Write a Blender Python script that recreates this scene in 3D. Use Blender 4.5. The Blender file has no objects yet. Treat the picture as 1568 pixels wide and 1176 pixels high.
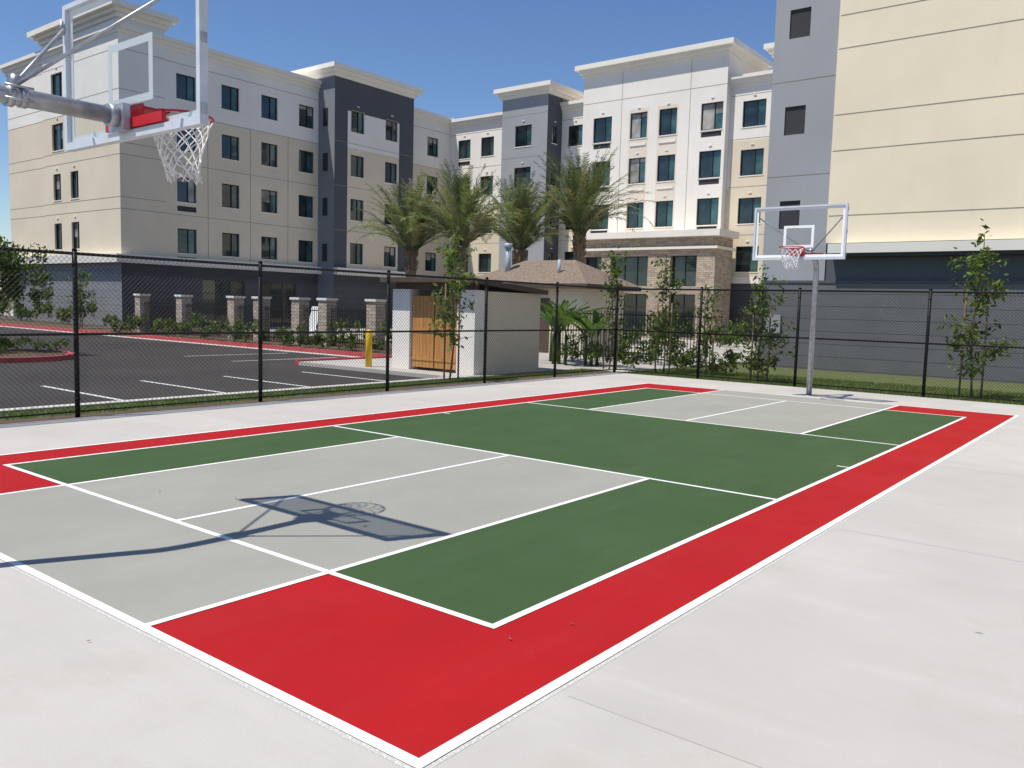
import bpy, math, random
import numpy as np
from mathutils import Vector, Matrix
random.seed(7); rng=np.random.default_rng(7)
scene=bpy.context.scene
# ------------------------------------------------------------------ materials
def new_mat(name):
    m=bpy.data.materials.new(name); m.use_nodes=True
    nt=m.node_tree; b=nt.nodes['Principled BSDF']
    return m,nt,b
def mixrgb(nt,fac,a,b,blend='MIX'):
    n=nt.nodes.new('ShaderNodeMix'); n.data_type='RGBA'; n.blend_type=blend
    for s,v in ((n.inputs[0],fac),(n.inputs[6],a),(n.inputs[7],b)):
        if hasattr(v,'is_linked'): nt.links.new(v,s)
        else: s.default_value=v if not isinstance(v,tuple) else (v+(1,) if len(v)==3 else v)
    return n.outputs[2]
def noise(nt,vec,scale,detail=3,rough=.55):
    n=nt.nodes.new('ShaderNodeTexNoise'); n.inputs['Scale'].default_value=scale
    n.inputs['Detail'].default_value=detail; n.inputs['Roughness'].default_value=rough
    nt.links.new(vec,n.inputs['Vector']); return n.outputs['Fac']
def ramp(nt,fac,a,b,ca=0.,cb=1.):
    n=nt.nodes.new('ShaderNodeMapRange'); nt.links.new(fac,n.inputs[0])
    n.inputs[1].default_value=a; n.inputs[2].default_value=b; n.inputs[3].default_value=ca; n.inputs[4].default_value=cb
    return n.outputs[0]
def coord(nt):
    return nt.nodes.new('ShaderNodeTexCoord').outputs['Object']
def scaled(nt,vec,s):
    n=nt.nodes.new('ShaderNodeVectorMath'); n.operation='MULTIPLY'; nt.links.new(vec,n.inputs[0]); n.inputs[1].default_value=s; return n.outputs[0]
def math_(nt,op,a,b=0.):
    n=nt.nodes.new('ShaderNodeMath'); n.operation=op
    for s,v in ((n.inputs[0],a),(n.inputs[1],b)):
        if hasattr(v,'is_linked'): nt.links.new(v,s)
        else: s.default_value=v
    return n.outputs[0]
def bump(nt,b,h,strength=.2,dist=.01):
    n=nt.nodes.new('ShaderNodeBump'); n.inputs['Strength'].default_value=strength; n.inputs['Distance'].default_value=dist
    nt.links.new(h,n.inputs['Height']); nt.links.new(n.outputs[0],b.inputs['Normal'])
def sc(c,k): return tuple(min(1,x*k) for x in c)
def simple(name,c,rough=.6,var=.12,scale=2.,metal=0,bumps=0,bscale=60,spec=.3,stretch=(1,1,1)):
    m,nt,b=new_mat(name); v=scaled(nt,coord(nt),stretch)
    f=ramp(nt,noise(nt,v,scale,3),.3,.7)
    nt.links.new(mixrgb(nt,f,sc(c,1-var),sc(c,1+var)),b.inputs['Base Color'])
    b.inputs['Roughness'].default_value=rough; b.inputs['Metallic'].default_value=metal
    b.inputs['Specular IOR Level'].default_value=spec
    if bumps: bump(nt,b,noise(nt,coord(nt),bscale,2),bumps,.01)
    return m
def concrete_mat(name,c,panel=3.9,ox=0.,oy=0.,overspray=False):
    m,nt,b=new_mat(name); v=coord(nt)
    n1=ramp(nt,noise(nt,v,.55,4,.6),.3,.7)
    col=mixrgb(nt,n1,sc(c,.91),sc(c,1.05))
    st=ramp(nt,noise(nt,v,.62,6,.7),.54,.72)
    col=mixrgb(nt,math_(nt,'MULTIPLY',st,.5),col,(c[0]*.86,c[1]*.78,c[2]*.64))
    n2=noise(nt,scaled(nt,v,(.30,1.6,1)),1.2,6,.72)
    col=mixrgb(nt,ramp(nt,n2,.54,.70,0,.35),col,sc(c,1.16)); col=mixrgb(nt,ramp(nt,n2,.45,.30,0,.34),col,sc(c,.78))
    a=nt.nodes.new('ShaderNodeVectorMath'); a.operation='ADD'; nt.links.new(v,a.inputs[0]); a.inputs[1].default_value=(ox,oy,50)
    fl=nt.nodes.new('ShaderNodeVectorMath'); fl.operation='FLOOR'; nt.links.new(scaled(nt,a.outputs[0],(1/panel,1/panel,.01)),fl.inputs[0])
    wn=nt.nodes.new('ShaderNodeTexWhiteNoise'); nt.links.new(fl.outputs[0],wn.inputs['Vector'])
    col=mixrgb(nt,math_(nt,'MULTIPLY',wn.outputs['Value'],.12),col,(.22,.2,.18))
    sp=ramp(nt,noise(nt,v,13,2,.6),.79,.82,0,.6); col=mixrgb(nt,sp,col,(.12,.10,.08))
    col=mixrgb(nt,ramp(nt,noise(nt,v,150,1),.4,.75,0,.22),col,sc(c,.6))
    if overspray: col=mixrgb(nt,ramp(nt,noise(nt,v,85,3,.7),.47,.66,0,.9),col,(.74,.74,.72))
    nt.links.new(col,b.inputs['Base Color']); b.inputs['Roughness'].default_value=.85; b.inputs['Specular IOR Level'].default_value=.22
    bump(nt,b,noise(nt,v,80,3),.14,.006); return m
def paint_court(name,c,var=.07,dust=(.45,.44,.42),k=.05):
    m,nt,b=new_mat(name); v=coord(nt)
    col=mixrgb(nt,ramp(nt,noise(nt,v,.8,4,.65),.3,.7),sc(c,1-var),sc(c,1+var))
    col=mixrgb(nt,ramp(nt,noise(nt,scaled(nt,v,(1,.25,1)),1.6,5,.72),.50,.85,0,k),col,dust)
    col=mixrgb(nt,ramp(nt,noise(nt,v,220,1),.45,.75,0,.25),col,sc(c,.5))
    sp=ramp(nt,noise(nt,v,19,2,.6),.80,.83,0,.4); col=mixrgb(nt,sp,col,dust)
    nt.links.new(col,b.inputs['Base Color']); nt.links.new(ramp(nt,noise(nt,v,1.1,4,.6),.3,.7,.62,.85),b.inputs['Roughness']); b.inputs['Specular IOR Level'].default_value=.14
    bump(nt,b,noise(nt,v,200,1),.25,.003); return m
def stucco(name,c,var=.05):
    m,nt,b=new_mat(name); v=coord(nt)
    col=mixrgb(nt,ramp(nt,noise(nt,v,.35,3,.6),.3,.7),sc(c,1-var),sc(c,1+var))
    col=mixrgb(nt,ramp(nt,noise(nt,scaled(nt,v,(2.2,2.2,.12)),1.2,3,.7),.55,.8,0,.14),col,sc(c,.75))
    nt.links.new(col,b.inputs['Base Color']); b.inputs['Roughness'].default_value=.9; b.inputs['Specular IOR Level'].default_value=.10
    bump(nt,b,noise(nt,v,70,2),.25,.006); return m
def siding(name,c,pitch=.4,off=0):
    m,nt,b=new_mat(name); v=coord(nt)
    s=nt.nodes.new('ShaderNodeSeparateXYZ'); nt.links.new(v,s.inputs[0])
    fr=math_(nt,'FRACT',math_(nt,'DIVIDE',math_(nt,'ADD',s.outputs[2],10+off),pitch))
    ln=math_(nt,'LESS_THAN',fr,.05)
    col=mixrgb(nt,ramp(nt,noise(nt,scaled(nt,v,(1,1,2)),1.,3,.6),.3,.7),sc(c,.93),sc(c,1.07))
    col=mixrgb(nt,ln,col,sc(c,.45)); nt.links.new(col,b.inputs['Base Color'])
    b.inputs['Roughness'].default_value=.7; b.inputs['Specular IOR Level'].default_value=.15
    bump(nt,b,fr,.3,.01); return m
def stone(name):
    m,nt,b=new_mat(name); v=coord(nt)
    s=nt.nodes.new('ShaderNodeSeparateXYZ'); nt.links.new(v,s.inputs[0])
    c=nt.nodes.new('ShaderNodeCombineXYZ'); nt.links.new(math_(nt,'ADD',s.outputs[0],s.outputs[1]),c.inputs[0]); nt.links.new(s.outputs[2],c.inputs[1])
    br=nt.nodes.new('ShaderNodeTexBrick'); nt.links.new(c.outputs[0],br.inputs['Vector'])
    br.inputs['Color1'].default_value=(.58,.47,.35,1); br.inputs['Color2'].default_value=(.30,.23,.17,1); br.inputs['Mortar'].default_value=(.16,.13,.10,1)
    br.inputs['Scale'].default_value=1; br.inputs['Brick Width'].default_value=.42; br.inputs['Row Height'].default_value=.13; br.inputs['Mortar Size'].default_value=.012
    br.offset=.37; br.inputs['Bias'].default_value=-.1
    col=mixrgb(nt,ramp(nt,noise(nt,v,7,2),.3,.7,0,.5),br.outputs['Color'],(.50,.43,.35)); nt.links.new(col,b.inputs['Base Color'])
    b.inputs['Roughness'].default_value=.9; bump(nt,b,br.outputs['Fac'],-.6,.03); return m
def shingles(name):
    m,nt,b=new_mat(name); v=coord(nt)
    col=mixrgb(nt,ramp(nt,noise(nt,scaled(nt,v,(3,3,9)),3,4,.8),.38,.62),(.125,.092,.068),(.27,.21,.155)); nt.links.new(col,b.inputs['Base Color'])
    b.inputs['Roughness'].default_value=.95; bump(nt,b,noise(nt,v,25,2),.5,.02); return m
def leafmat(name,c,trans=.25):
    m,nt,b=new_mat(name); v=coord(nt)
    nt.links.new(mixrgb(nt,ramp(nt,noise(nt,v,6,1),.3,.7),sc(c,.65),sc(c,1.35)),b.inputs['Base Color'])
    b.inputs['Roughness'].default_value=.55; b.inputs['Specular IOR Level'].default_value=.3
    t=nt.nodes.new('ShaderNodeBsdfTranslucent'); t.inputs[0].default_value=(c[0]*1.8,c[1]*2.,c[2]*.8,1)
    mx=nt.nodes.new('ShaderNodeMixShader'); mx.inputs[0].default_value=trans
    nt.links.new(b.outputs[0],mx.inputs[1]); nt.links.new(t.outputs[0],mx.inputs[2]); nt.links.new(mx.outputs[0],nt.nodes['Material Output'].inputs[0]); return m
def glassmat(name):
    m,nt,b=new_mat(name); nt.nodes.remove(b)
    t=nt.nodes.new('ShaderNodeBsdfTransparent'); t.inputs[0].default_value=(.95,.97,.965,1)
    g=nt.nodes.new('ShaderNodeBsdfGlossy'); g.inputs['Roughness'].default_value=.02
    fr=nt.nodes.new('ShaderNodeLayerWeight'); fr.inputs[0].default_value=.12
    mx=nt.nodes.new('ShaderNodeMixShader'); nt.links.new(math_(nt,'MULTIPLY',fr.outputs['Fresnel'],.6),mx.inputs[0]); nt.links.new(t.outputs[0],mx.inputs[1]); nt.links.new(g.outputs[0],mx.inputs[2])
    nt.links.new(mx.outputs[0],nt.nodes['Material Output'].inputs[0]); return m
def window_glass(name,c,rough=.04,spec=.9):
    m,nt,b=new_mat(name); v=coord(nt)
    nt.links.new(mixrgb(nt,ramp(nt,noise(nt,v,.9,2),.35,.65),sc(c,.5),sc(c,1.5)),b.inputs['Base Color'])
    b.inputs['Roughness'].default_value=rough; b.inputs['Specular IOR Level'].default_value=spec; b.inputs['Coat Weight'].default_value=.2; b.inputs['Coat Roughness'].default_value=.03
    return m
def asphalt_mat():
    m,nt,b=new_mat('asphalt'); v=coord(nt)
    col=mixrgb(nt,ramp(nt,noise(nt,v,.3,4,.6),.3,.7),(.038,.034,.033),(.060,.055,.052))
    col=mixrgb(nt,ramp(nt,noise(nt,v,60,1),.4,.75,0,.5),col,(.10,.095,.09)); nt.links.new(col,b.inputs['Base Color'])
    b.inputs['Roughness'].default_value=.9; b.inputs['Specular IOR Level'].default_value=.12; bump(nt,b,noise(nt,v,80,1),.4,.01); return m
def ground_mat(name,a,bb,c):
    m,nt,b=new_mat(name); v=coord(nt)
    col=mixrgb(nt,ramp(nt,noise(nt,v,1.2,5,.7),.3,.7),a,bb); col=mixrgb(nt,ramp(nt,noise(nt,v,14,3,.7),.5,.65,0,.8),col,c)
    nt.links.new(col,b.inputs['Base Color']); b.inputs['Roughness'].default_value=1; bump(nt,b,noise(nt,v,30,3),.8,.03); return m

M={}
CC=(.49,.470,.435)
M['conc']=concrete_mat('concrete',CC,3.9,1.0,.4); M['spray']=concrete_mat('paint_overspray_concrete',CC,3.9,1.0,.4,True)
M['walk']=concrete_mat('walkway_concrete',(.50,.47,.43),2.5)
M['red']=paint_court('court_red',(.375,.010,.012),k=.02); M['green']=paint_court('court_green',(.050,.092,.034)); M['grey']=paint_court('court_grey',(.310,.308,.270),.06,(.5,.5,.48),.14)
M['line']=simple('line_paint',(.74,.74,.71),.7,.10,14)
M['joint']=simple('slab_joint',(.37,.35,.32),.9)
M['asphalt']=asphalt_mat(); M['stall']=simple('parking_line_paint',(.6,.6,.58),.8,.2,12)
M['redkerb']=simple('red_kerb_paint',(.44,.07,.075),.7,.2,4); M['kerb']=simple('kerb_concrete',(.54,.52,.48),.85,.10,3)
M['grass']=ground_mat('grass_soil',(.07,.10,.028),(.11,.14,.045),(.15,.14,.065))
M['mulch']=ground_mat('mulch',(.08,.052,.032),(.14,.095,.06),(.05,.034,.022))
M['earth']=ground_mat('earth',(.14,.12,.085),(.18,.15,.11),(.10,.09,.05))
M['white']=stucco('white_stucco',(.86,.815,.745)); M['beige']=stucco('beige_stucco',(.74,.65,.50)); M['tan']=stucco('tan_stucco',(.84,.735,.55))
M['strip']=stucco('sand_stucco',(.78,.695,.59))
M['blue']=stucco('blue_grey_stucco',(.225,.24,.26)); M['dark']=stucco('slate_and_shaded_stucco',(.105,.112,.125))  # darker grey carries the shade on the towers' side faces; also the wing's dark band
M['lgrey']=stucco('light_grey_stucco',(.345,.355,.37))
M['siding']=siding('grey_siding',(.155,.158,.163),.40); M['gfdark']=siding('ground_floor_siding',(.085,.088,.096),.4); M['litsiding']=siding('sunlit_siding',(.24,.25,.265),.4)  # litsiding: ground-floor siding with sunlight put into its colour, for the sun-facing walls
M['trim']=stucco('cream_cornice',(.85,.81,.73)); M['reveal']=simple('panel_reveal',(.30,.27,.225),.9); M['canopy']=stucco('canopy_trim',(.75,.72,.66))
M['stone']=stone('ledge_stone'); M['shingle']=shingles('roof_shingles')
M['frame']=simple('window_frame',(.035,.035,.038),.4,.1); M['gl1']=window_glass('window_glass',(.018,.032,.034),spec=.7); M['gl2']=window_glass('window_glass_teal',(.040,.10,.095),spec=.7); M['curt']=window_glass('window_blind',(.32,.31,.28),.3,.4)
M['louver']=siding('louver_metal',(.06,.06,.065),.07)
M['black']=simple('black_coated_steel',(.010,.010,.011),.5,.2,5,spec=.2); M['galv']=simple('galvanised_steel',(.42,.435,.46),.42,.2,12,metal=.65)
M['bbframe']=simple('painted_steel_white',(.60,.64,.69),.45,.08,7); M['bbwhite']=simple('backboard_white',(.93,.93,.92),.5,.02)
M['rim']=simple('rim_red',(.50,.02,.025),.4,.1); M['net']=simple('net_cord',(.82,.81,.79),.9,.05); M['glass']=glassmat('backboard_glass')
M['wood']=simple('gate_wood',(.52,.25,.075),.65,.22,3,stretch=(6,6,.4)); M['fascia']=simple('dark_fascia',(.11,.078,.058),.8)
M['yellow']=simple('yellow_paint',(.75,.48,.02),.5,.08); M['bark']=simple('bark',(.16,.12,.085),.9,.3,9,bumps=.6,bscale=20)
M['palmbark']=simple('palm_bark',(.20,.15,.10),.95,.4,7,bumps=1,bscale=9); M['stake']=simple('stake_wood',(.22,.16,.10),.9,.2,5)
M['l1']=leafmat('leaf_dark',(.042,.072,.018)); M['l2']=leafmat('leaf_mid',(.078,.12,.028)); M['l3']=leafmat('leaf_light',(.15,.20,.045),.35); M['l4']=leafmat('leaf_dry',(.17,.13,.06))
M['p1']=leafmat('palm_leaf',(.175,.20,.11),.25); M['p2']=leafmat('palm_leaf_dark',(.10,.125,.06),.2); M['p3']=leafmat('palm_leaf_dry',(.28,.24,.14),.2)
M['bl']=leafmat('banana_leaf',(.08,.14,.03),.35); M['grassb']=leafmat('grass_blade',(.105,.15,.038),.3); M['pipe']=simple('vent_pipe',(.35,.42,.5),.4,.1)
# ------------------------------------------------------------------ mesh builder
class MB:
    def __init__(s): s.v=[];s.f=[];s.m=[];s.sm=[];s.mats=[]
    def mi(s,k):
        if k not in s.mats: s.mats.append(k)
        return s.mats.index(k)
    def face(s,pts,mat,smooth=False):
        n=len(s.v); s.v+= [tuple(p) for p in pts]; s.f.append(tuple(range(n,n+len(pts)))); s.m.append(s.mi(mat)); s.sm.append(smooth)
    def box(s,x0,x1,y0,y1,z0,z1,mat):
        n=len(s.v); s.v+=[(x0,y0,z0),(x1,y0,z0),(x1,y1,z0),(x0,y1,z0),(x0,y0,z1),(x1,y0,z1),(x1,y1,z1),(x0,y1,z1)]
        for q in ((0,3,2,1),(4,5,6,7),(0,1,5,4),(1,2,6,5),(2,3,7,6),(3,0,4,7)):
            s.f.append(tuple(n+i for i in q)); s.m.append(s.mi(mat)); s.sm.append(False)
    def sheet(s,x0,x1,y0,y1,z,mat): s.face([(x0,y0,z),(x1,y0,z),(x1,y1,z),(x0,y1,z)],mat)
    def tube(s,path,r,mat,n=8,cap=True,closed=False,smooth=True):
        P=[Vector(p) for p in path]; N=len(P); rs=r if hasattr(r,'__len__') else [r]*N
        base=len(s.v); prev=None
        for i,p in enumerate(P):
            if closed: t=(P[(i+1)%N]-P[i-1]).normalized()
            else: t=(P[min(i+1,N-1)]-P[max(i-1,0)]).normalized()
            if prev is None:
                a=Vector((0,0,1)) if abs(t.z)<.9 else Vector((1,0,0)); u=t.cross(a).normalized()
            else: u=(prev-t*prev.dot(t)).normalized()
            prev=u; w=t.cross(u)
            for k in range(n):
                an=2*math.pi*k/n; s.v.append(tuple(p+(u*math.cos(an)+w*math.sin(an))*rs[i]))
        mi=s.mi(mat)
        for i in range(N if closed else N-1):
            j=(i+1)%N
            for k in range(n):
                k2=(k+1)%n; s.f.append((base+i*n+k,base+i*n+k2,base+j*n+k2,base+j*n+k)); s.m.append(mi); s.sm.append(smooth)
        if cap and not closed:
            s.f.append(tuple(base+k for k in range(n))[::-1]); s.m.append(mi); s.sm.append(False)
            s.f.append(tuple(base+(N-1)*n+k for k in range(n))); s.m.append(mi); s.sm.append(False)
    def build(s,name,parent=None):
        me=bpy.data.meshes.new(name); me.from_pydata(s.v,[],s.f)
        for k in s.mats: me.materials.append(M[k])
        me.polygons.foreach_set('material_index',s.m); me.polygons.foreach_set('use_smooth',s.sm); me.update()
        o=bpy.data.objects.new(name,me); scene.collection.objects.link(o)
        if parent: o.parent=parent
        return o
def empty(name):
    o=bpy.data.objects.new(name,None); scene.collection.objects.link(o); return o
# ------------------------------------------------------------------ ground
g=MB(); g.sheet(-1500,1500,-1500,1500,-.16,'earth'); g.build('ground')
g=MB(); g.box(-6.08,24,-16,16.5,-.15,0,'conc'); g.build('concrete_slab')
g=MB()
for y in (-8.2,-4.3,-.4,3.5,7.4,11.3,15.2):
    g.sheet(3.95,24,y,y+.005,.001,'joint'); g.sheet(-6.08,-3.85,y,y+.005,.001,'joint')
for x in (6.8,10.7,14.6): g.sheet(x,x+.005,-16,16.5,.002,'joint')
g.build('slab_joints')
g=MB(); g.box(-7.45,-6.08,-16,17.2,-.2,-.03,'grass'); g.box(-6.08,24,16.5,23.9,-.2,-.031,'grass'); g.build('grass')
g=MB(); g.box(-6.50,-6.085,-16,16.6,-.1,-.012,'mulch'); g.build('mulch_bed')
g=MB(); g.sheet(-90,-8.2,-60,15.8,-.12,'asphalt'); g.build('parking_lot_asphalt')
g=MB()
for y in (-.6,1.7,3.9,5.95,8.0,10.3): g.sheet(-11.8,-8.3,y,y+.1,-.114,'stall')
for x in (-16,-18.6): g.sheet(x,x+.1,11,15,-.114,'stall')
g.build('parking_stall_markings')
g=MB(); g.box(-7.7,-7.45,-16,11.8,-.2,0,'kerb'); g.box(-8.3,-7.7,-16,11.8,-.2,-.095,'kerb'); g.build('concrete_kerb')
g=MB(); g.box(-90,-14,15.8,15.97,-.2,.03,'redkerb'); g.box(-14,-13.83,11.8,15.97,-.2,.029,'redkerb'); g.box(-90,-14.2,15.45,15.8,-.2,-.108,'kerb'); g.build('red_kerb')
g=MB(); g.box(-13.83,-7.45,11.8,17.2,-.2,-.02,'walk'); g.box(-90,-6.1,23.9,70,-.2,-.022,'walk'); g.box(-13.83,-6.1,17.2,23.9,-.2,-.024,'walk');g.build('walkway')
g=MB(); g.box(-90,-13.83,15.97,23.9,-.2,-.021,'mulch'); g.build('planting_bed')
# ------------------------------------------------------------------ court
XR,XL,K=3.19,-3.152,1.829; S1,S2,B2,O1,O2=4.17,8.657,13.085,-1.235,14.195; OR,OL=3.847,-3.75
g=MB(); g.sheet(OL,OR,O1,O2,.0015,'red'); g.sheet(XL,XR,0,B2,.0025,'green'); g.sheet(-K,K,O1,S1,.0035,'grey'); g.sheet(-K,K,S2,O2,.0035,'grey')
w=.025
def lx(y,x0,x1,z=.0045,w=w): g.sheet(x0-w,x1+w,y-w,y+w,z,'line')
def ly(x,y0,y1,z=.0055,w=w): g.sheet(x-w,x+w,y0-w,y1+w,z,'line')
lx(0,XL,XR); lx(S1,XL,XR); lx(S2,XL,XR); lx(B2,XL,XR); lx(O1,OL,OR,w=.028); lx(O2,OL,OR)
ly(XL,0,B2); ly(XR,0,B2); ly(OL,O1,O2); ly(OR,O1,O2,w=.028); ly(-K,O1,S1); ly(K,O1,S1); ly(-K,S2,O2); ly(K,S2,O2); ly(0,0,S1); ly(0,S2,B2)
g.sheet(XR-.16,XR-.03,6.39,6.43,.0045,'line'); g.sheet(XL+.03,XL+.16,6.39,6.43,.0045,'line')
g.sheet(OL-.05,OR+.05,O1-.052,O1-.028,.0012,'spray'); g.sheet(OR+.028,OR+.052,O1-.028,O2+.05,.0012,'spray'); g.sheet(OL-.05,OL-.025,O1-.028,O2+.05,.0012,'spray')
g.build('basketball_court')
# ------------------------------------------------------------------ hoops
def hoop(xc,yb,yp,s):
    root=empty('basketball_hoop'); zt=2.96
    a=MB(); path=[(xc,yp,0),(xc,yp,zt-.32)]
    for i in range(1,8):
        t=i/8*math.pi/2; path.append((xc,yp+s*.32*(1-math.cos(t)),zt-.32+.32*math.sin(t)))
    path+=[(xc,yp+s*.32,zt),(xc,yb-s*.10,zt)]
    a.tube(path,.057,'galv',20); a.tube([(xc,yp,0),(xc,yp,.012)],.14,'galv',20); a.build('pole_and_arm',root)
    a=MB()
    a.tube([(xc,yb-s*.80,zt),(xc,yb-s*.76,zt)],.072,'galv',16); a.tube([(xc,yb-s*.72,zt),(xc,yb-s*.68,zt)],.066,'galv',16); a.tube([(xc,yb-s*.16,zt),(xc,yb-s*.10,zt)],.075,'galv',16)
    for dx in (-.075,.075):
        for dz in (-.03,.05): a.tube([(xc+dx,yb-s*.83,zt+dz),(xc+dx,yb-s*.66,zt+dz)],.008,'galv',6)
    def yb_(a0,a1): return (min(yb-s*a0,yb-s*a1),max(yb-s*a0,yb-s*a1))
    y0,y1=yb_(.05,.10); a.box(xc-.10,xc+.10,y0,y1,2.86,3.04,'galv')
    for sx in (-1,1):
        st=(xc+sx*.03,yb-s*.74,zt+.07); en=(xc+sx*.90,yb-s*.03,3.72)
        a.tube([st,en],.0125,'galv',8); a.tube([(en[0],en[1]-s*.02,en[2]-.05),(en[0],en[1]-s*.02,en[2]+.05)],.016,'galv',8)
    a.tube([(xc,yb-s*.74,zt+.05),(xc,yb-s*.74,zt+.13)],.03,'galv',10); a.build('brackets',root)
    W=.93; z0,z1=2.82,3.89
    a=MB(); ya,yc=yb-.03,yb+.03
    a.box(xc-W,xc-W+.04,ya,yc,z0,z1,'bbframe'); a.box(xc+W-.04,xc+W,ya,yc,z0,z1,'bbframe')
    a.box(xc-W+.04,xc+W-.04,ya,yc,z0,z0+.055,'bbframe'); a.box(xc-W+.04,xc+W-.04,ya,yc,z1-.035,z1,'bbframe')
    for zz in (z0+.10,z1-.10,(z0+z1)/2):
        a.box(xc+W+.001,xc+W+.012,yb-.018,yb+.018,zz-.03,zz+.03,'galv'); a.box(xc-W-.012,xc-W-.001,yb-.018,yb+.018,zz-.03,zz+.03,'galv')
    a.build('backboard_frame',root)
    a=MB(); a.face([(xc-W+.04,yb,z0+.055),(xc+W-.04,yb,z0+.055),(xc+W-.04,yb,z1-.035),(xc-W+.04,yb,z1-.035)],'glass'); a.build('backboard_glass',root)
    a=MB(); y0,y1=(yb+.004,yb+.006) if s>0 else (yb-.006,yb-.004)
    b=.045; X0,X1=xc-W+.042,xc+W-.042; Z0,Z1=z0+.057,z1-.037
    a.box(X0,X0+b,y0,y1,Z0,Z1,'bbwhite'); a.box(X1-b,X1,y0,y1,Z0,Z1,'bbwhite'); a.box(X0+b,X1-b,y0,y1,Z0,Z0+b,'bbwhite'); a.box(X0+b,X1-b,y0,y1,Z1-b,Z1,'bbwhite')
    X0,X1,Z0,Z1=xc-.305,xc+.305,3.06,3.50; b=.052
    a.box(X0,X0+b,y0,y1,Z0,Z1,'bbwhite'); a.box(X1-b,X1,y0,y1,Z0,Z1,'bbwhite'); a.box(X0+b,X1-b,y0,y1,Z0,Z0+b,'bbwhite'); a.box(X0+b,X1-b,y0,y1,Z1-b,Z1,'bbwhite')
    a.build('backboard_markings',root)
    a=MB(); zr=3.045; R=.2286; cy=yb+s*(.15+R)
    q=sorted((yb+s*.013,yb+s*.03)); a.box(xc-.14,xc+.14,q[0],q[1],2.89,3.055,'rim'); q=sorted((yb+s*.03,yb+s*.155)); a.box(xc-.09,xc+.09,q[0],q[1],3.03,3.05,'rim')
    q=sorted((yb-s*.012,yb-s*.045)); a.box(xc-.26,xc+.50,q[0],q[1],2.885,2.95,'rim')
    a.tube([(xc+R*math.cos(t),cy+R*math.sin(t),zr) for t in np.linspace(0,2*math.pi,40,endpoint=False)],.009,'rim',8,closed=True)
    for sx in (-1,1): a.tube([(xc+sx*.09,yb+s*.03,2.93),(xc+sx*.15,cy-s*R*.72,zr-.015)],.008,'rim',6)
    for t in np.linspace(0,2*math.pi,12,endpoint=False): a.tube([(xc+R*math.cos(t),cy+R*math.sin(t),zr-.005),(xc+R*.97*math.cos(t),cy+R*.97*math.sin(t),zr-.025)],.004,'rim',4)
    a.build('rim',root)
    a=MB(); rows=8; H=.43
    def npt(k,i):
        f=i/rows; r=R*(1-.52*f**.7)*(1+.09*f*math.sin(3.1*k+i)); t=2*math.pi*k/12+.25*f*math.sin(k)
        return (xc+r*math.cos(t)+.035*f*math.sin(5*f+2),cy+r*math.sin(t)+.025*f,zr-.02-H*f+.03*math.sin(k*2.3+i*1.7)*f)
    for k in range(12):
        for sg in (-1,1):
            a.tube([npt(k+sg*.5*i,i) for i in range(rows+1)],.0048,'net',5)
    a.build('net',root); return root
hoop(.09,-.36,-1.56,1); hoop(-.08,13.45,14.62,-1)
# ------------------------------------------------------------------ chain link fence
def chain(name,axis,P,posts,H=2.33):
    root=empty(name); u0,u1=min(posts),max(posts)
    pt=(lambda u,z,d=0:(P+d,u,z)) if axis=='X' else (lambda u,z,d=0:(u,P+d,z))
    a=MB()
    for u in posts: a.tube([pt(u,-.1),pt(u,H+.02)],.034,'black',10); a.tube([pt(u,H+.02),pt(u,H+.05)],[.040,.015],'black',10)
    for z,r in ((H-.03,.022),(1.17,.019),(.07,.012)): a.tube([pt(u0,z),pt(u1,z)],r,'black',8)
    for u in posts:
        for z in np.linspace(.25,H-.2,6): a.tube([pt(u,z),pt(u,z+.02)],.039,'black',10)
    a.build('posts_and_rails',root)
    a=MB(); sp=.0715; z0,z1=.05,H-.02; h=z1-z0; d=-.03 if axis=='Y' else .03
    u=u0-h
    while u<u1:
        for sg in (1,-1):
            ua,ub=(u,u+h) if sg>0 else (u+h,u)
            za,zb=z0,z1
            def clip(ua,za,ub,zb):
                A=[ua,za];B=[ub,zb]
                for lim,side in ((u0,1),(u1,-1)):
                    for p,q in ((A,B),(B,A)):
                        if side*(p[0]-lim)<0:
                            if side*(q[0]-lim)<=0: return None
                            t=(lim-p[0])/(q[0]-p[0]); p[1]+=t*(q[1]-p[1]); p[0]=lim
                return A,B
            c=clip(ua,za,ub,zb)
            if c: a.tube([pt(c[0][0],c[0][1],d+sg*.002),pt(c[1][0],c[1][1],d+sg*.002)],.0024,'black',3,cap=False,smooth=False)
        u+=sp
    a.build('chain_mesh',root)
chain('chain_link_fence','X',-6.22,[-9.9,-6.9,-3.9,-.9,2.1,5.15,8.1,11.1,13.85,16.72])
chain('chain_link_fence','Y',16.75,[-6.22,-3.7,-1.15,1.72,4.45,7.2,10.,12.8,15.6])
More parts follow.
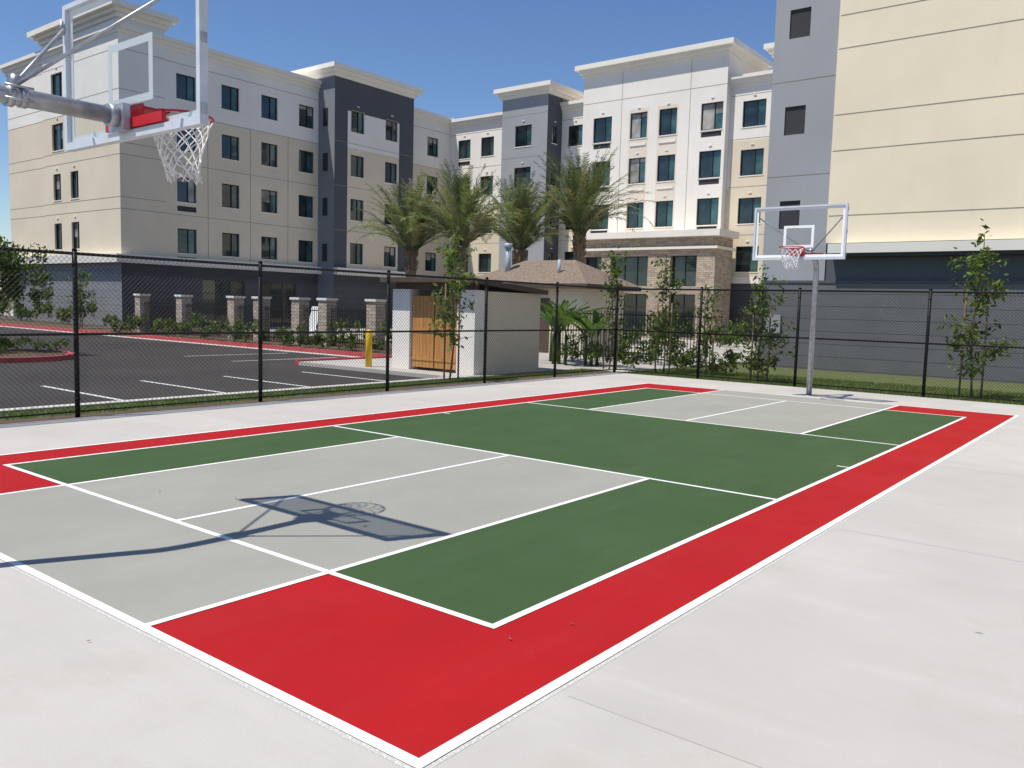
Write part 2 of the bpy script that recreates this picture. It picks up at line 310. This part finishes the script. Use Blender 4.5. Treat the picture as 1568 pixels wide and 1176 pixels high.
# ------------------------------------------------------------------ buildings
class Bld:
    def __init__(s,name): s.root=empty(name); s.W=MB(); s.G=MB(); s.T=MB()
    def done(s):
        s.W.build('walls',s.root); s.G.build('windows',s.root); s.T.build('trim_and_roof',s.root)
    def fb(s,mb,axis,P,u0,u1,z0,z1,d0,d1,mat):
        if axis=='Y': mb.box(u0,u1,P+min(d0,d1),P+max(d0,d1),z0,z1,mat)
        else: mb.box(P-max(d0,d1),P-min(d0,d1),u0,u1,z0,z1,mat)
    def wall(s,axis,P,u0,u1,z0,z1,base,ops=(),zones=(),dep=.16):
        pt=(lambda u,z,d=0:(u,P+d,z)) if axis=='Y' else (lambda u,z,d=0:(P-d,u,z))
        us={u0,u1}; zs={z0,z1}
        for o in list(ops)+list(zones):
            us.update(x for x in o[:2] if u0<x<u1); zs.update(x for x in o[2:4] if z0<x<z1)
        us=sorted(us); zs=sorted(zs)
        for i in range(len(us)-1):
            for j in range(len(zs)-1):
                uc=(us[i]+us[i+1])/2; zc=(zs[j]+zs[j+1])/2
                if any(o[0]<uc<o[1] and o[2]<zc<o[3] for o in ops): continue
                m=base
                for o in zones:
                    if o[0]<uc<o[1] and o[2]<zc<o[3]: m=o[4]
                s.W.face([pt(us[i],zs[j]),pt(us[i+1],zs[j]),pt(us[i+1],zs[j+1]),pt(us[i],zs[j+1])],m)
        for o in ops:
            a,b,c,d=o[:4]; m=base
            for q in zones:
                if q[0]<(a+b)/2<q[1] and q[2]<(c+d)/2<q[3]: m=q[4]
            for p in ([(a,c),(a,d)],[(b,d),(b,c)],[(a,d),(b,d)],[(b,c),(a,c)]):
                s.W.face([pt(*p[0]),pt(*p[1]),pt(*p[1],dep+.02),pt(*p[0],dep+.02)],m)
            fr=.05; D0,D1=dep-.06,dep-.005
            kind=o[4] if len(o)>4 else 'w'
            if kind=='l':
                s.G.face([pt(a,c,.05),pt(b,c,.05),pt(b,d,.05),pt(a,d,.05)],'louver'); continue
            for q in ((a,b,c,c+fr),(a,b,d-fr,d),(a,a+fr,c+fr,d-fr),(b-fr,b,c+fr,d-fr)): s.fb(s.G,axis,P,*q,D0,D1,'frame')
            nm=1 if kind=='w' else kind
            cuts=[a+fr]
            if kind=='w': cuts+=[a+(b-a)*.6]
            else: cuts+=[a+(b-a)*(k+1)/(nm+1) for k in range(nm)]
            for cu in cuts[1:]: s.fb(s.G,axis,P,cu-.02,cu+.02,c+fr,d-fr,D0+.003,D1-.003,'frame')
            if kind!='w' and d-c>2.2: s.fb(s.G,axis,P,a+fr,b-fr,c+(d-c)*.68,c+(d-c)*.68+.05,D0+.006,D1-.006,'frame')
            cuts.append(b-fr); r=random.random()
            for k in range(len(cuts)-1):
                mt='gl1' if (k==0) else 'gl2'
                if kind!='w': mt='gl1'
                t=random.uniform(-.006,.006)
                zc=d-fr
                if kind=='w' and r<.45:
                    zc=c+fr+(d-c-2*fr)*random.choice((0.02,.45,.6,.75,.85)) 
                    s.G.face([pt(cuts[k],zc,dep-t),pt(cuts[k+1],zc,dep+t),pt(cuts[k+1],d-fr,dep+t),pt(cuts[k],d-fr,dep-t)],'curt' if r<.22 else mt)
                s.G.face([pt(cuts[k],c+fr,dep-t),pt(cuts[k+1],c+fr,dep+t),pt(cuts[k+1],zc,dep+t),pt(cuts[k],zc,dep-t)],mt)
            if kind=='w':
                s.fb(s.T,axis,P,a-.05,b+.05,c-.06,c-.002,-.03,.02,'trim')
                s.fb(s.T,axis,P,(a+b)/2-.10,(a+b)/2+.10,d+.28,d+.34,-.05,.02,'trim')
    def line(s,axis,P,u0,u1,z,mat='reveal',t=.03): s.fb(s.T,axis,P,u0,u1,z-t/2,z+t/2,-.006,.02,mat)
    def vline(s,axis,P,u,z0,z1,mat='reveal'): s.fb(s.T,axis,P,u-.015,u+.015,z0,z1,-.008,.02,mat)
    def rest(s,x0,x1,y0,y1,z0,z1,mat,sides='NW'):
        if 'N' in sides: s.W.face([(x0,y1,z0),(x1,y1,z0),(x1,y1,z1),(x0,y1,z1)],mat)
        if 'W' in sides: s.W.face([(x0,y0,z0),(x0,y1,z0),(x0,y1,z1),(x0,y0,z1)],mat)
        if 'E' in sides: s.W.face([(x1,y0,z0),(x1,y1,z0),(x1,y1,z1),(x1,y0,z1)],mat)
        if 'S' in sides: s.W.face([(x0,y0,z0),(x1,y0,z0),(x1,y0,z1),(x0,y0,z1)],mat)
        s.W.face([(x0,y0,z1),(x1,y0,z1),(x1,y1,z1),(x0,y1,z1)],mat)
    def cornice(s,x0,x1,y0,y1,z,o=.45,t=.28,mat='trim'):
        s.T.box(x0-o,x1+o,y0-o,y1+o,z-t,z,mat); s.T.box(x0-o*.55,x1+o*.55,y0-o*.55,y1+o*.55,z-t-.22,z-t,mat); s.T.box(x0-o*.22,x1+o*.22,y0-o*.22,y1+o*.22,z-t-.45,z-t-.22,mat)
ROWS=[5.13,8.15,11.13,14.12]
def win(us,rows=ROWS,w=1.25,h=1.45): return [(u-w/2,u+w/2,z-h/2,z+h/2) for u in us for z in rows]
def under(us,rows,w=1.25,h=.32): return [(u-w/2,u+w/2,z-.73-.55,z-.73-.55+h,'l') for u in us for z in rows]
H=Bld('hotel_building')
AX=-41.04; AY=20.5
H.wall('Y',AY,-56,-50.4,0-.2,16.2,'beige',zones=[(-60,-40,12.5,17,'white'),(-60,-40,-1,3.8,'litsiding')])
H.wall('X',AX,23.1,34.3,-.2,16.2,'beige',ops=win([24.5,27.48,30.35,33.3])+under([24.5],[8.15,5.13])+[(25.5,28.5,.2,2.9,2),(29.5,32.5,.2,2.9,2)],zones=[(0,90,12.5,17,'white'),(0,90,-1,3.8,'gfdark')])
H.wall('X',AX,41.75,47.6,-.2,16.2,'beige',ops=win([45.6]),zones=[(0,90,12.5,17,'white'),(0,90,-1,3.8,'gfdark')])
H.rest(-56,AX,AY,60,-.2,16.2,'beige')
H.cornice(-56,AX,AY,60,16.65,.35,.22)
H.wall('Y',20.38,-50.4,-40.92,-.2,17.3,'beige',ops=win([-48.5],[11.3,14.3],1.5,1.6)+win([-48.7,-46.4],[5.3,8.3],1.0,1.6),zones=[(-60,-40,12.5,18,'white'),(-60,-40,-1,3.8,'litsiding')])
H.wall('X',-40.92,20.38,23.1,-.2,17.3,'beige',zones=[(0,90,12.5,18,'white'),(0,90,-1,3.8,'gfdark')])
H.rest(-50.4,-40.92,20.38,23.1,-.2,17.3,'white','NW'); H.cornice(-50.4,-40.92,20.38,23.1,17.75,.6,.3)
for z in (6.65,7.3,9.65,10.3,12.5,13.2,15.4):
    H.line('Y',20.38,-50.4,-40.92,z); H.line('Y',AY,-56,-50.4,z)
    H.line('X',-40.92,20.38,23.1,z)
for z in (6.65,9.65,12.5,15.4):
    H.line('X',AX,23.1,34.3,z); H.line('X',AX,41.75,47.6,z)
for u in (25.9,28.9,31.8): H.vline('X',AX,u,4.2,12.48)
H.T.box(-56.4,AX+.45,AY-.55,AY,3.62,4.1,'canopy'); H.T.box(AX,AX+.45,AY,34.3,3.62,4.1,'canopy')
H.T.box(-39.35,-38.95,34.31,41.75,3.6,4.08,'canopy')
BX=-39.35
H.wall('Y',34.31,AX,BX,-.2,17.1,'blue',ops=[])
H.wall('X',BX,34.31,41.75,-.2,17.1,'dark',ops=win([36.35,39.55],ROWS,1.2),zones=[(35.45,40.3,4.1,14.75,'beige'),(35.45,40.3,12.3,14.75,'white'),(0,90,-1,3.6,'gfdark')])  # shaded side of the grey-blue tower, its shade put into a darker colour
H.rest(-42.5,BX,34.31,41.75,-.2,17.1,'dark','N'); H.cornice(-43,BX,34.31,41.75,17.55,.5,.3)
for z in (6.65,9.65,12.6): H.line('X',BX,34.31,41.75,z)
for z in (5.1,8.2,11.2,14.2): H.T.box(AX+.5,AX+1.0,34.29,34.31,z-.6,z+.6,'frame')
CY=47.6
H.wall('Y',CY,AX,-8,-.2,16.1,'white',ops=win([-39.5,-37.1,-28.85],ROWS,1.3)+win([-15.5],ROWS,1.5,1.6)+under([-39.5],[14.12,8.15])+[(-40.3,-36.4,.2,2.8,3)],zones=[(-60,0,4,9.6,'beige'),(-60,0,-1,3.6,'gfdark'),(-16.9,-8,4,12.5,'beige')])
H.rest(AX,-8,CY,60,-.2,16.1,'white','NE'); H.cornice(AX-2,-8,CY,60,16.5,.35,.22)
for z in (6.65,9.65,12.6,15.3): H.line('Y',CY,AX,-34.2,z); H.line('Y',CY,-30,-27.9,z); H.line('Y',CY,-17,-8,z)
H.wall('Y',45.8,-34.2,-30.05,-.2,17.1,'lgrey',ops=win([-32.2],ROWS,1.5,1.5),zones=[(-60,0,-1,3.6,'gfdark')])
H.wall('X',-30.05,45.8,47.6,-.2,17.1,'dark',ops=win([46.7],ROWS,.6,1.2)); H.rest(-34.2,-30.05,45.8,49.5,-.2,17.1,'lgrey','NW'); H.cornice(-34.2,-30.05,45.8,49.5,17.6,.5,.3)  # grey tower's side face, painted darker to stand for shade
for z in (6.65,9.65,12.6,15.6): H.line('Y',45.8,-34.2,-30.05,z)
us=[-26.2,-23.35,-21.15,-18.05]
H.wall('Y',47.0,-27.85,-17.1,-.2,18.1,'white',ops=win([us[0],us[3]],ROWS,1.5,1.7)+win(us[1:3],ROWS,1.3,1.7)+under([us[0],us[3]],[14.12,11.13,8.15],1.4,.34),
  zones=[(us[1]-.75,us[1]+.75,6.9,15.2,'strip'),(us[2]-.75,us[2]+.75,6.9,15.2,'strip')])
H.rest(-27.85,-17.1,47,52.5,-.2,18.1,'white','NWE'); H.cornice(-27.85,-17.1,47,52.5,18.6,.5,.32)
for z in (7.0,16.0): H.line('Y',47.0,-27.85,-17.1,z)
for u in (-24.7,-19.6): H.vline('Y',47,u,7,18)
for u in us[1:3]:
    for z in ROWS[1:]: H.T.box(u-.6,u+.6,46.95,46.99,z-1.35,z-1.2,'trim')
H.T.box(-15,-8,49,58,16.5,18.0,'blue'); H.cornice(-15,-8,49,58,18.5,.5,.3)
H.wall('Y',44.5,-26.1,-16.2,-.2,6.35,'stone',ops=[(-25.7,-24.3,3.3,5.2,1),(-23.6,-20.8,3.3,5.2,2),(-19.2,-17.4,3.3,5.2,1),(-25.7,-24.3,.1,2.8,1),(-23.6,-20.8,.1,2.8,2),(-19.2,-17.4,.1,2.8,1)],dep=.35)
H.wall('X',-16.2,44.5,47,-.2,6.35,'stone'); H.rest(-26.1,-16.2,44.5,47,-.2,6.35,'stone','W')
H.T.box(-26.5,-15.8,44.1,46.98,6.35,6.75,'trim'); H.T.box(-26.3,-16,44.3,46.98,5.6,5.75,'trim')
H.done()
Rr=Bld('hotel_wing'); Y9=23.83
vents=[(-4.47,-3.8,z-.45,z+.45,'l') for z in (4.95,7.95,10.98,14.,17.)]
Rr.wall('Y',Y9,-4.95,-2.89,2.75,21,'lgrey',ops=vents)
Rr.wall('Y',Y9-.06,-2.89,26,4.0,21,'tan'); Rr.W.face([(-2.89,Y9-.06,4),(-2.89,Y9,4),(-2.89,Y9,21),(-2.89,Y9-.06,21)],'tan'); Rr.W.face([(-2.89,Y9-.06,4),(26,Y9-.06,4),(26,Y9+.2,4),(-2.89,Y9+.2,4)],'tan')
Rr.wall('Y',Y9+.05,-2.89,26,2.75,4.1,'dark')
Rr.wall('Y',Y9-.02,-4.95,26,-.2,2.75,'siding')
Rr.T.box(-4.95,26,Y9-.05,Y9+.06,2.75,2.83,'dark')
Rr.rest(-4.95,26,Y9+.1,42,-.2,21,'lgrey','NWE')
Rr.T.box(-2.7,26,Y9-.45,Y9+.04,3.66,3.95,'canopy'); Rr.T.box(-2.6,26,Y9-.35,Y9+.03,3.55,3.66,'frame')
for z in (4.85,6.85,7.95,9.95,10.95,13.,14.): Rr.line('Y',Y9-.06,-2.85,26,z,t=.025)
for z in (6.2,9.2,12.2): Rr.line('Y',Y9,-4.95,-2.9,z,t=.02)
Rr.T.box(-4.75,-4.2,Y9-.1,Y9-.02,1.1,1.7,'lgrey')
Rr.T.box(-5.4,26,Y9-.5,42,21,21.4,'trim')
Rr.done()
# ------------------------------------------------------------------ trash enclosure
root=empty('trash_enclosure'); a=MB()
a.box(-10.75,-10.1,12.55,12.9,-.1,2.12,'white'); a.box(-8.4,-7.8,12.55,12.9,-.1,2.12,'white'); a.box(-8.1,-7.8,12.9,15.3,-.1,2.1,'beige'); a.box(-10.75,-10.45,12.9,15.3,-.1,2.1,'beige'); a.box(-10.45,-8.1,15.0,15.3,-.1,2.1,'beige'); a.build('walls',root)
a=MB()
for x0,x1 in ((-10.05,-9.27),(-9.23,-8.45)):
    n=6; ww=(x1-x0)/n
    for i in range(n): a.box(x0+i*ww+.004,x0+(i+1)*ww-.004,12.62,12.65+.004*(i%2),.06,1.95,'wood')
    for z in (.25,1.0,1.7): a.box(x0,x1,12.60,12.618,z,z+.09,'wood')
a.build('gate',root)
a=MB()
def slab(mb,pts,t,mat):
    lo=[(p[0],p[1],p[2]-t) for p in pts]; mb.face(pts,mat); mb.face(lo[::-1],mat)
    for i in range(4): j=(i+1)%4; mb.face([pts[i],lo[i],lo[j],pts[j]],mat)
slab(a,[(-10.95,12.25,2.42),(-7.65,12.25,2.42),(-7.65,15.45,2.2),(-10.95,15.45,2.2)],.12,'fascia'); a.box(-10.7,-7.85,12.6,12.75,2.12,2.3,'fascia'); a.build('roof',root)
a=MB(); a.tube([(-11.3,12.2,-.1),(-11.3,12.2,.95),(-11.3,12.2,1.0)],[.09,.09,.05],'yellow',14); a.build('bollard')
# pool house
root=empty('pool_house'); a=MB(); a.box(-16.8,-11.5,23.0,26.0,-.1,2.6,'beige'); a.build('walls',root)
a=MB(); a.box(-14,-13,22.97,23,0,2.1,'fascia'); a.box(-16.1,-15.1,22.97,23,0,2.1,'fascia'); a.build('doors',root)
a=MB(); e=[(-17.3,22.5,2.65),(-11,22.5,2.65),(-11,26.5,2.65),(-17.3,26.5,2.65)]; r1,r2=(-15.4,24.5,3.65),(-12.9,24.5,3.65)
a.face([e[0],e[1],r2,r1],'shingle'); a.face([e[1],e[2],r2],'shingle'); a.face([e[2],e[3],r1,r2],'shingle'); a.face([e[3],e[0],r1],'shingle'); a.box(-17.3,-11,22.5,26.5,2.48,2.64,'fascia')
a.tube([(-15.6,23.6,2.9),(-15.6,23.6,4.1)],.11,'pipe',12); a.tube([(-15.6,23.6,4.1),(-15.6,23.6,4.3)],.16,'pipe',12); a.tube([(-12.9,23.4,2.9),(-12.9,23.4,3.6)],.06,'pipe',10); a.build('roof',root)
px=[-34.5,-30.7,-26.5,-24.6,-22.0,-20.3,-17.5]
for x in px:
    a=MB(); a.box(x-.25,x+.25,17.9,18.4,-.1,1.78,'stone'); a.box(x-.3,x+.3,17.85,18.45,1.78,1.87,'trim'); a.build('stone_pillar')
def picket(x0,x1,y,h=1.5):
    a=MB()
    for z in (.15,h-.15): a.box(x0,x1,y-.02,y+.02,z,z+.04,'black')
    x=x0
    while x<x1: a.box(x-.009,x+.009,y-.009,y+.009,0,h,'black'); x+=.11
    a.build('picket_fence')
for i in range(len(px)-1): picket(px[i]+.25,px[i+1]-.25,18.15)
picket(-10.9,-5.1,20.6,1.7)
for x in (-28.2,-25.2,-24.1):
    a=MB(); a.tube([(x-.3,20.4,.0),(x-.3,20.6,1.25)],.02,'galv',6); a.tube([(x+.3,20.4,.0),(x+.3,20.6,1.25)],.02,'galv',6)
    slab(a,[(x-.3,20.35,.35),(x+.3,20.35,.35),(x+.3,20.65,1.5),(x-.3,20.65,1.5)],.05,'bbwhite'); slab(a,[(x-.3,19.3,.35),(x+.3,19.3,.35),(x+.3,20.35,.35),(x-.3,20.35,.35)],.05,'bbwhite')
    for dx in (-.27,.27): a.tube([(x+dx,19.4,.32),(x+dx,19.4,-.02)],.02,'galv',6)
    a.build('sun_lounger')
# ------------------------------------------------------------------ vegetation
def leaf(mb,c,s,mat,up=.3,asp=.45):
    d=rng.normal(size=3); d[2]+=up; d/=np.linalg.norm(d); e=np.cross(d,rng.normal(size=3)); e/=np.linalg.norm(e)+1e-9
    c=np.array(c); mb.face([c,c+d*s*.5+e*s*asp*.5,c+d*s,c+d*s*.5-e*s*asp*.5],mat)
def pick(w=(.35,.4,.2,.05)): return ['l1','l2','l3','l4'][rng.choice(4,p=w)]
def young_tree(x,y,h,wd,n=650,w=(.2,.45,.32,.03),dens_lo=.25,ls=.13):
    root=empty('young_tree'); a=MB()
    tr=[(x+.05*math.sin(z*1.7+x),y+.04*math.cos(z*2.1+y),z) for z in np.linspace(-.05,h*.95,9)]
    a.tube(tr,list(np.linspace(.026,.008,9)),'bark',7)
    br=[]
    for i in range(18):
        z=h*(dens_lo+.72*i/18); t=i*2.4+x; L=wd*(.45+.85*rng.random())*(1-.5*max(0,(z/h-.55))/.45)
        p0=np.array([x,y,z]); p1=p0+np.array([math.cos(t)*L,math.sin(t)*L,L*.7*rng.random()+.05]); pm=(p0+p1)/2+np.array([0,0,.06]); a.tube([p0,pm,p1],[.009,.006,.003],'bark',5); br.append((p0,pm,p1))
    for sx in (-.22,.22): a.tube([(x+sx,y,-.05),(x+sx,y,h*.62)],.022,'stake',7)
    a.tube([(x-.22,y,h*.5),(x+.22,y,h*.5)],.008,'stake',5); a.build('trunk_and_stakes',root)
    a=MB(); wt=rng.random(18)**1.5+.15; wt/=wt.sum()
    for i in range(n):
        if rng.random()<.84:
            b=br[rng.choice(18,p=wt)]; t=rng.random()**.6; p=(b[0]*(1-t)+b[2]*t)+rng.normal(size=3)*[.07,.07,.09]
        else:
            z=h*(dens_lo+(1-dens_lo)*rng.random()*1.03); p=np.array([x,y,z])+rng.normal(size=3)*[.06,.06,.05]
        leaf(a,p,ls*(.6+.7*rng.random()),pick(w),-.35)
    a.build('foliage',root)
young_tree(-7.2,11.05,3.75,.62,600,(.10,.35,.53,.02),.18,.16)
young_tree(-6.9,17.6,3.45,.45,640,(.3,.45,.23,.02)); young_tree(-5.25,17.7,3.15,.45,640,(.35,.45,.18,.02)); young_tree(-2.35,17.5,2.9,.66,1000,(.3,.45,.22,.03),.1); young_tree(2.5,17.6,3.8,.66,900,(.22,.43,.32,.03),.12,.16)
young_tree(-4.2,18.2,2.4,.4,450); young_tree(6.5,17.6,3.7,.6,700); young_tree(-39.3,17.3,3.0,.7,420,(.3,.4,.2,.1),.2,.2)
def bush_cloud(a,cx,cy,z0,rx,ry,h,n,ls=.12,w=(.42,.38,.17,.03)):
    k=max(4,int(n/60)); cl=[(cx+rng.uniform(-1,1)*rx*.75,cy+rng.uniform(-1,1)*ry*.75,z0+h*rng.uniform(.25,.85),rng.uniform(.55,1)) for _ in range(k)]
    for i in range(n):
        c=cl[rng.integers(k)]; d=rng.normal(size=3); d/=np.linalg.norm(d); r=rng.random()**.4
        p=(c[0]+d[0]*r*rx*.42*c[3],c[1]+d[1]*r*ry*.5*c[3],max(z0+.02,c[2]+d[2]*r*h*.3*c[3])); leaf(a,p,ls*(.6+.8*rng.random()),pick(w))
a=MB()
x=-35.
while x<-14.6: bush_cloud(a,x,16.8+rng.uniform(-.2,.2),0,.5,.4,rng.uniform(.5,1.25),230,.14); x+=.75
a.build('hedge')
a=MB()
for x in np.arange(-56,-42,1.1): bush_cloud(a,x,19.4,0,.7,.5,rng.uniform(.9,2.4),240,.2)
a.build('hedge')
a=MB()
x=-9.5
while x<-2.6: bush_cloud(a,x,rng.uniform(18.2,19.8),0,.5,.4,rng.uniform(.35,1.1),240,.12,(.33,.38,.22,.07)); x+=.45
for x in np.arange(-9,-5.2,.95): bush_cloud(a,x,rng.uniform(21,22.5),0,.6,.5,rng.uniform(.8,1.6),240,.15)
a.build('shrubs')
a=MB()
for i in range(16): bush_cloud(a,rng.uniform(-24,-9),rng.uniform(29,40),0,1.0,.8,rng.uniform(1.0,2.0),240,.22)
a.build('shrubs')
root=empty('planter_island'); a=MB(); pts=[(-20.3+2.2*math.cos(t),6.1+2.1*math.sin(t)) for t in np.linspace(0,2*math.pi,36,endpoint=False)]
for i in range(36):
    p,q=pts[i],pts[(i+1)%36]; ip=lambda p:(-20.3+(p[0]+20.3)*.92,6.1+(p[1]-6.1)*.92)
    a.face([(*p,-.13),(*q,-.13),(*q,.02),(*p,.02)],'redkerb'); a.face([(*p,.02),(*q,.02),(*ip(q),.02),(*ip(p),.02)],'redkerb')
a.face([(*((-20.3+(p[0]+20.3)*.93,6.1+(p[1]-6.1)*.93)),.005) for p in pts],'mulch'); a.build('kerb_ring',root)
a=MB()
for i in range(9): bush_cloud(a,-20.3+rng.uniform(-1.4,1.4),6.1+rng.uniform(-1.3,1.3),0,.5,.5,.5,200,.1)
a.build('groundcover',root)
def round_tree(x,y,h,r,n=6200):
    root=empty('shade_tree'); a=MB(); a.tube([(x,y,-.05),(x+.04,y,h*.25),(x,y+.05,h*.5)],[.09,.07,.05],'bark',9)
    cl=[]
    for i in range(34):
        d=rng.normal(size=3); d/=np.linalg.norm(d); c=np.array([x,y,h*.62])+d*np.array([r,r,h*.33])*rng.uniform(.35,.95); cl.append((c,rng.uniform(.22,.5)*r*.62))
        if i<14: a.tube([(x,y,h*.35),tuple((np.array([x,y,h*.45])+c)/2),tuple(c)],[.035,.02,.006],'bark',5)
    a.build('trunk',root); a=MB()
    for i in range(n):
        c,rr=cl[rng.integers(len(cl))]; d=rng.normal(size=3); d/=np.linalg.norm(d); leaf(a,c+d*rr*rng.random()**.4,.12*(.6+.8*rng.random()),pick((.5,.36,.12,.02)))
    a.build('crown',root)
round_tree(-21.6,6.6,3.7,1.6)
def banana(x,y,h):
    root=empty('banana_plant'); a=MB()
    for k in range(3):
        bx,by=x+rng.uniform(-.25,.25),y+rng.uniform(-.25,.25); a.tube([(bx,by,-.05),(bx,by,h*.4)],[.06,.04],'bl',8)
        for i in range(7):
            t=rng.uniform(0,6.28); L=h*.62*rng.uniform(.7,1.15); el=rng.uniform(1.0,1.5); prev=None
            for j in range(9):
                f=j/8; dx=L*f*math.cos(el)*(1+.9*f); zz=h*.38+L*f*math.sin(el)-.30*L*f*f
                c=Vector((bx+dx*math.cos(t),by+dx*math.sin(t),zz)); wv=.012+.105*math.sin(math.pi*max(0,min(1,(f-.2)/.8)))**.7; sd=Vector((-math.sin(t),math.cos(t),0))*wv
                cur=(c-sd+Vector((0,0,.05)),c,c+sd+Vector((0,0,.05)))
                if prev: a.face([prev[0],prev[1],cur[1],cur[0]],'bl',True); a.face([prev[1],prev[2],cur[2],cur[1]],'bl',True)
                prev=cur
    a.build('leaves',root)
banana(-9.0,17.9,2.3); banana(-8.2,18.5,2.0); banana(-9.9,19.2,2.3)
# palms
def palm(x,y,zh,L,N=90):
    root=empty('palm_tree'); a=MB(); zs=np.linspace(-.1,zh,26)
    a.tube([(x,y,z) for z in zs],[(.24+.05*(z/zh)**3)*(1+.08*(i%2)) for i,z in enumerate(zs)],'palmbark',12)
    for i in range(70):
        t=rng.uniform(0,6.28); z=zh-rng.uniform(0,1.1); r=.27; a.tube([(x+r*.8*math.cos(t),y+r*.8*math.sin(t),z-.1),(x+(r+.12)*math.cos(t),y+(r+.12)*math.sin(t),z+.18)],[.05,.02],'palmbark',5)
    a.build('trunk',root); a=MB()
    for i in range(N):
        f0=i/N; t=i*2.39996+rng.uniform(-.3,.3); el=math.radians(89-46*f0**1.1+rng.uniform(-6,6)); l=L*rng.uniform(.8,1.12)*(1-.08*f0); dr=(.10+.58*f0)*rng.uniform(.6,1.3)
        p=Vector((x+.14*math.cos(t),y+.14*math.sin(t),zh-.1)); pts=[p.copy()]; e=el
        for j in range(12):
            p=p+Vector((math.cos(e)*math.cos(t),math.cos(e)*math.sin(t),math.sin(e)))*(l/12); e-=dr*.15*(.5+j*.17); pts.append(p.copy())
        mt='p3' if rng.random()<.10 else ('p1' if rng.random()<.65 else 'p2')
        a.tube(pts,list(np.linspace(.026,.004,13)),mt,4,cap=False)
        sd=Vector((-math.sin(t),math.cos(t),0))
        for j in range(32):
            f=.12+.87*j/32; q=f*12; k=min(11,int(q)); c=pts[k].lerp(pts[k+1],q-k); tn=(pts[k+1]-pts[k]).normalized(); up=tn.cross(sd)*-1
            ll=.50*math.sin(math.pi*(.12+.84*f))**.6*rng.uniform(.7,1.15)
            for sg in (-1,1):
                d=(tn*.8+sd*sg*.6+up*.3*rng.uniform(-1,1.2)).normalized(); wv=tn.cross(d).cross(d).normalized()*.018
                a.face([c-wv,c+d*ll*.5-wv-Vector((0,0,.01)),c+d*ll-Vector((0,0,.10*ll)),c+d*ll*.5+wv-Vector((0,0,.01)),c+wv],mt)
    a.build('fronds',root)
palm(-24.5,26.9,4.4,3.8); palm(-21.3,27.1,4.6,3.9); palm(-21.2,31.6,4.7,3.9); palm(-18.7,33.4,5.6,4.6,98)
# grass blades
def blades(x0,x1,y0,y1,n,z,h):
    X=rng.uniform(x0,x1,n);Y=rng.uniform(y0,y1,n);T=rng.uniform(0,6.28,n);Hh=h*rng.uniform(.5,1.3,n)
    dx=np.cos(T)*.006;dy=np.sin(T)*.006;lx_=rng.normal(0,.02,n);ly_=rng.normal(0,.02,n)
    A=np.stack([X-dx,Y-dy,np.full(n,z)],1);B=np.stack([X+dx,Y+dy,np.full(n,z)],1);C=np.stack([X+lx_,Y+ly_,z+Hh],1)
    return np.stack([A,B,C],1).reshape(-1,3)
V=np.concatenate([blades(-7.45,-6.5,-2,17,18000,-.03,.055),blades(-6.1,9,16.6,20,30000,-.03,.065)])
me=bpy.data.meshes.new('lawn_grass'); me.from_pydata(V.tolist(),[],np.arange(len(V)).reshape(-1,3).tolist()); me.materials.append(M['grassb']); o=bpy.data.objects.new('lawn_grass',me); scene.collection.objects.link(o)
a=MB()
for i in range(70):
    x,y=rng.uniform(-5.5,9),rng.uniform(-2.5,16); t=rng.uniform(0,6.28); s=rng.uniform(.012,.03); d=Vector((math.cos(t),math.sin(t),0)); e=Vector((-d.y,d.x,.3)); c=Vector((x,y,.012))
    a.face([c,c+d*s+e*s*.35,c+d*s*2,c+d*s-e*s*.2],'l4' if i%3 else 'bark')
a.build('leaf_litter')
# ------------------------------------------------------------------ camera, light
yaw,pi_,ro=.6646,.0917,.0274
F=Vector((-math.sin(yaw)*math.cos(pi_),math.cos(yaw)*math.cos(pi_),-math.sin(pi_))); R=Vector((math.cos(yaw),math.sin(yaw),0)); U=R.cross(F)
R2=R*math.cos(ro)+U*math.sin(ro); U2=-R*math.sin(ro)+U*math.cos(ro)
cd=bpy.data.cameras.new('camera'); cd.sensor_width=36; cd.lens=1282.5/1568*36; cd.clip_end=4000; cd.clip_start=.05
c=bpy.data.objects.new('camera',cd); m=Matrix((R2,U2,-F)).transposed().to_4x4(); m.translation=Vector((5.941,-3.406,1.7218)); c.matrix_world=m
scene.collection.objects.link(c); scene.camera=c
sd=Vector((.2,.397,-1)).normalized()
l=bpy.data.lights.new('sun','SUN'); l.energy=5; l.angle=math.radians(.5); l.color=(1,.95,.865)
lo=bpy.data.objects.new('sun',l); lo.rotation_euler=sd.to_track_quat('-Z','Y').to_euler(); scene.collection.objects.link(lo)
w=bpy.data.worlds.new('World'); scene.world=w; w.use_nodes=True; nt=w.node_tree; bg=nt.nodes['Background']
sk=nt.nodes.new('ShaderNodeTexSky'); sk.sky_type='NISHITA'; sk.sun_disc=False; sk.sun_elevation=math.asin(-sd.z); sk.sun_rotation=math.atan2(-sd.x,-sd.y)
sk.air_density=1.0; sk.dust_density=.1; sk.ozone_density=4; sk.altitude=0
hs=nt.nodes.new('ShaderNodeHueSaturation'); hs.inputs['Hue'].default_value=.507; hs.inputs['Saturation'].default_value=1.12; hs.inputs['Value'].default_value=1.2
nt.links.new(sk.outputs[0],hs.inputs['Color']); nt.links.new(hs.outputs[0],bg.inputs[0]); bg.inputs[1].default_value=.10
scene.view_settings.view_transform='Standard'; scene.view_settings.look='None'; scene.view_settings.exposure=0
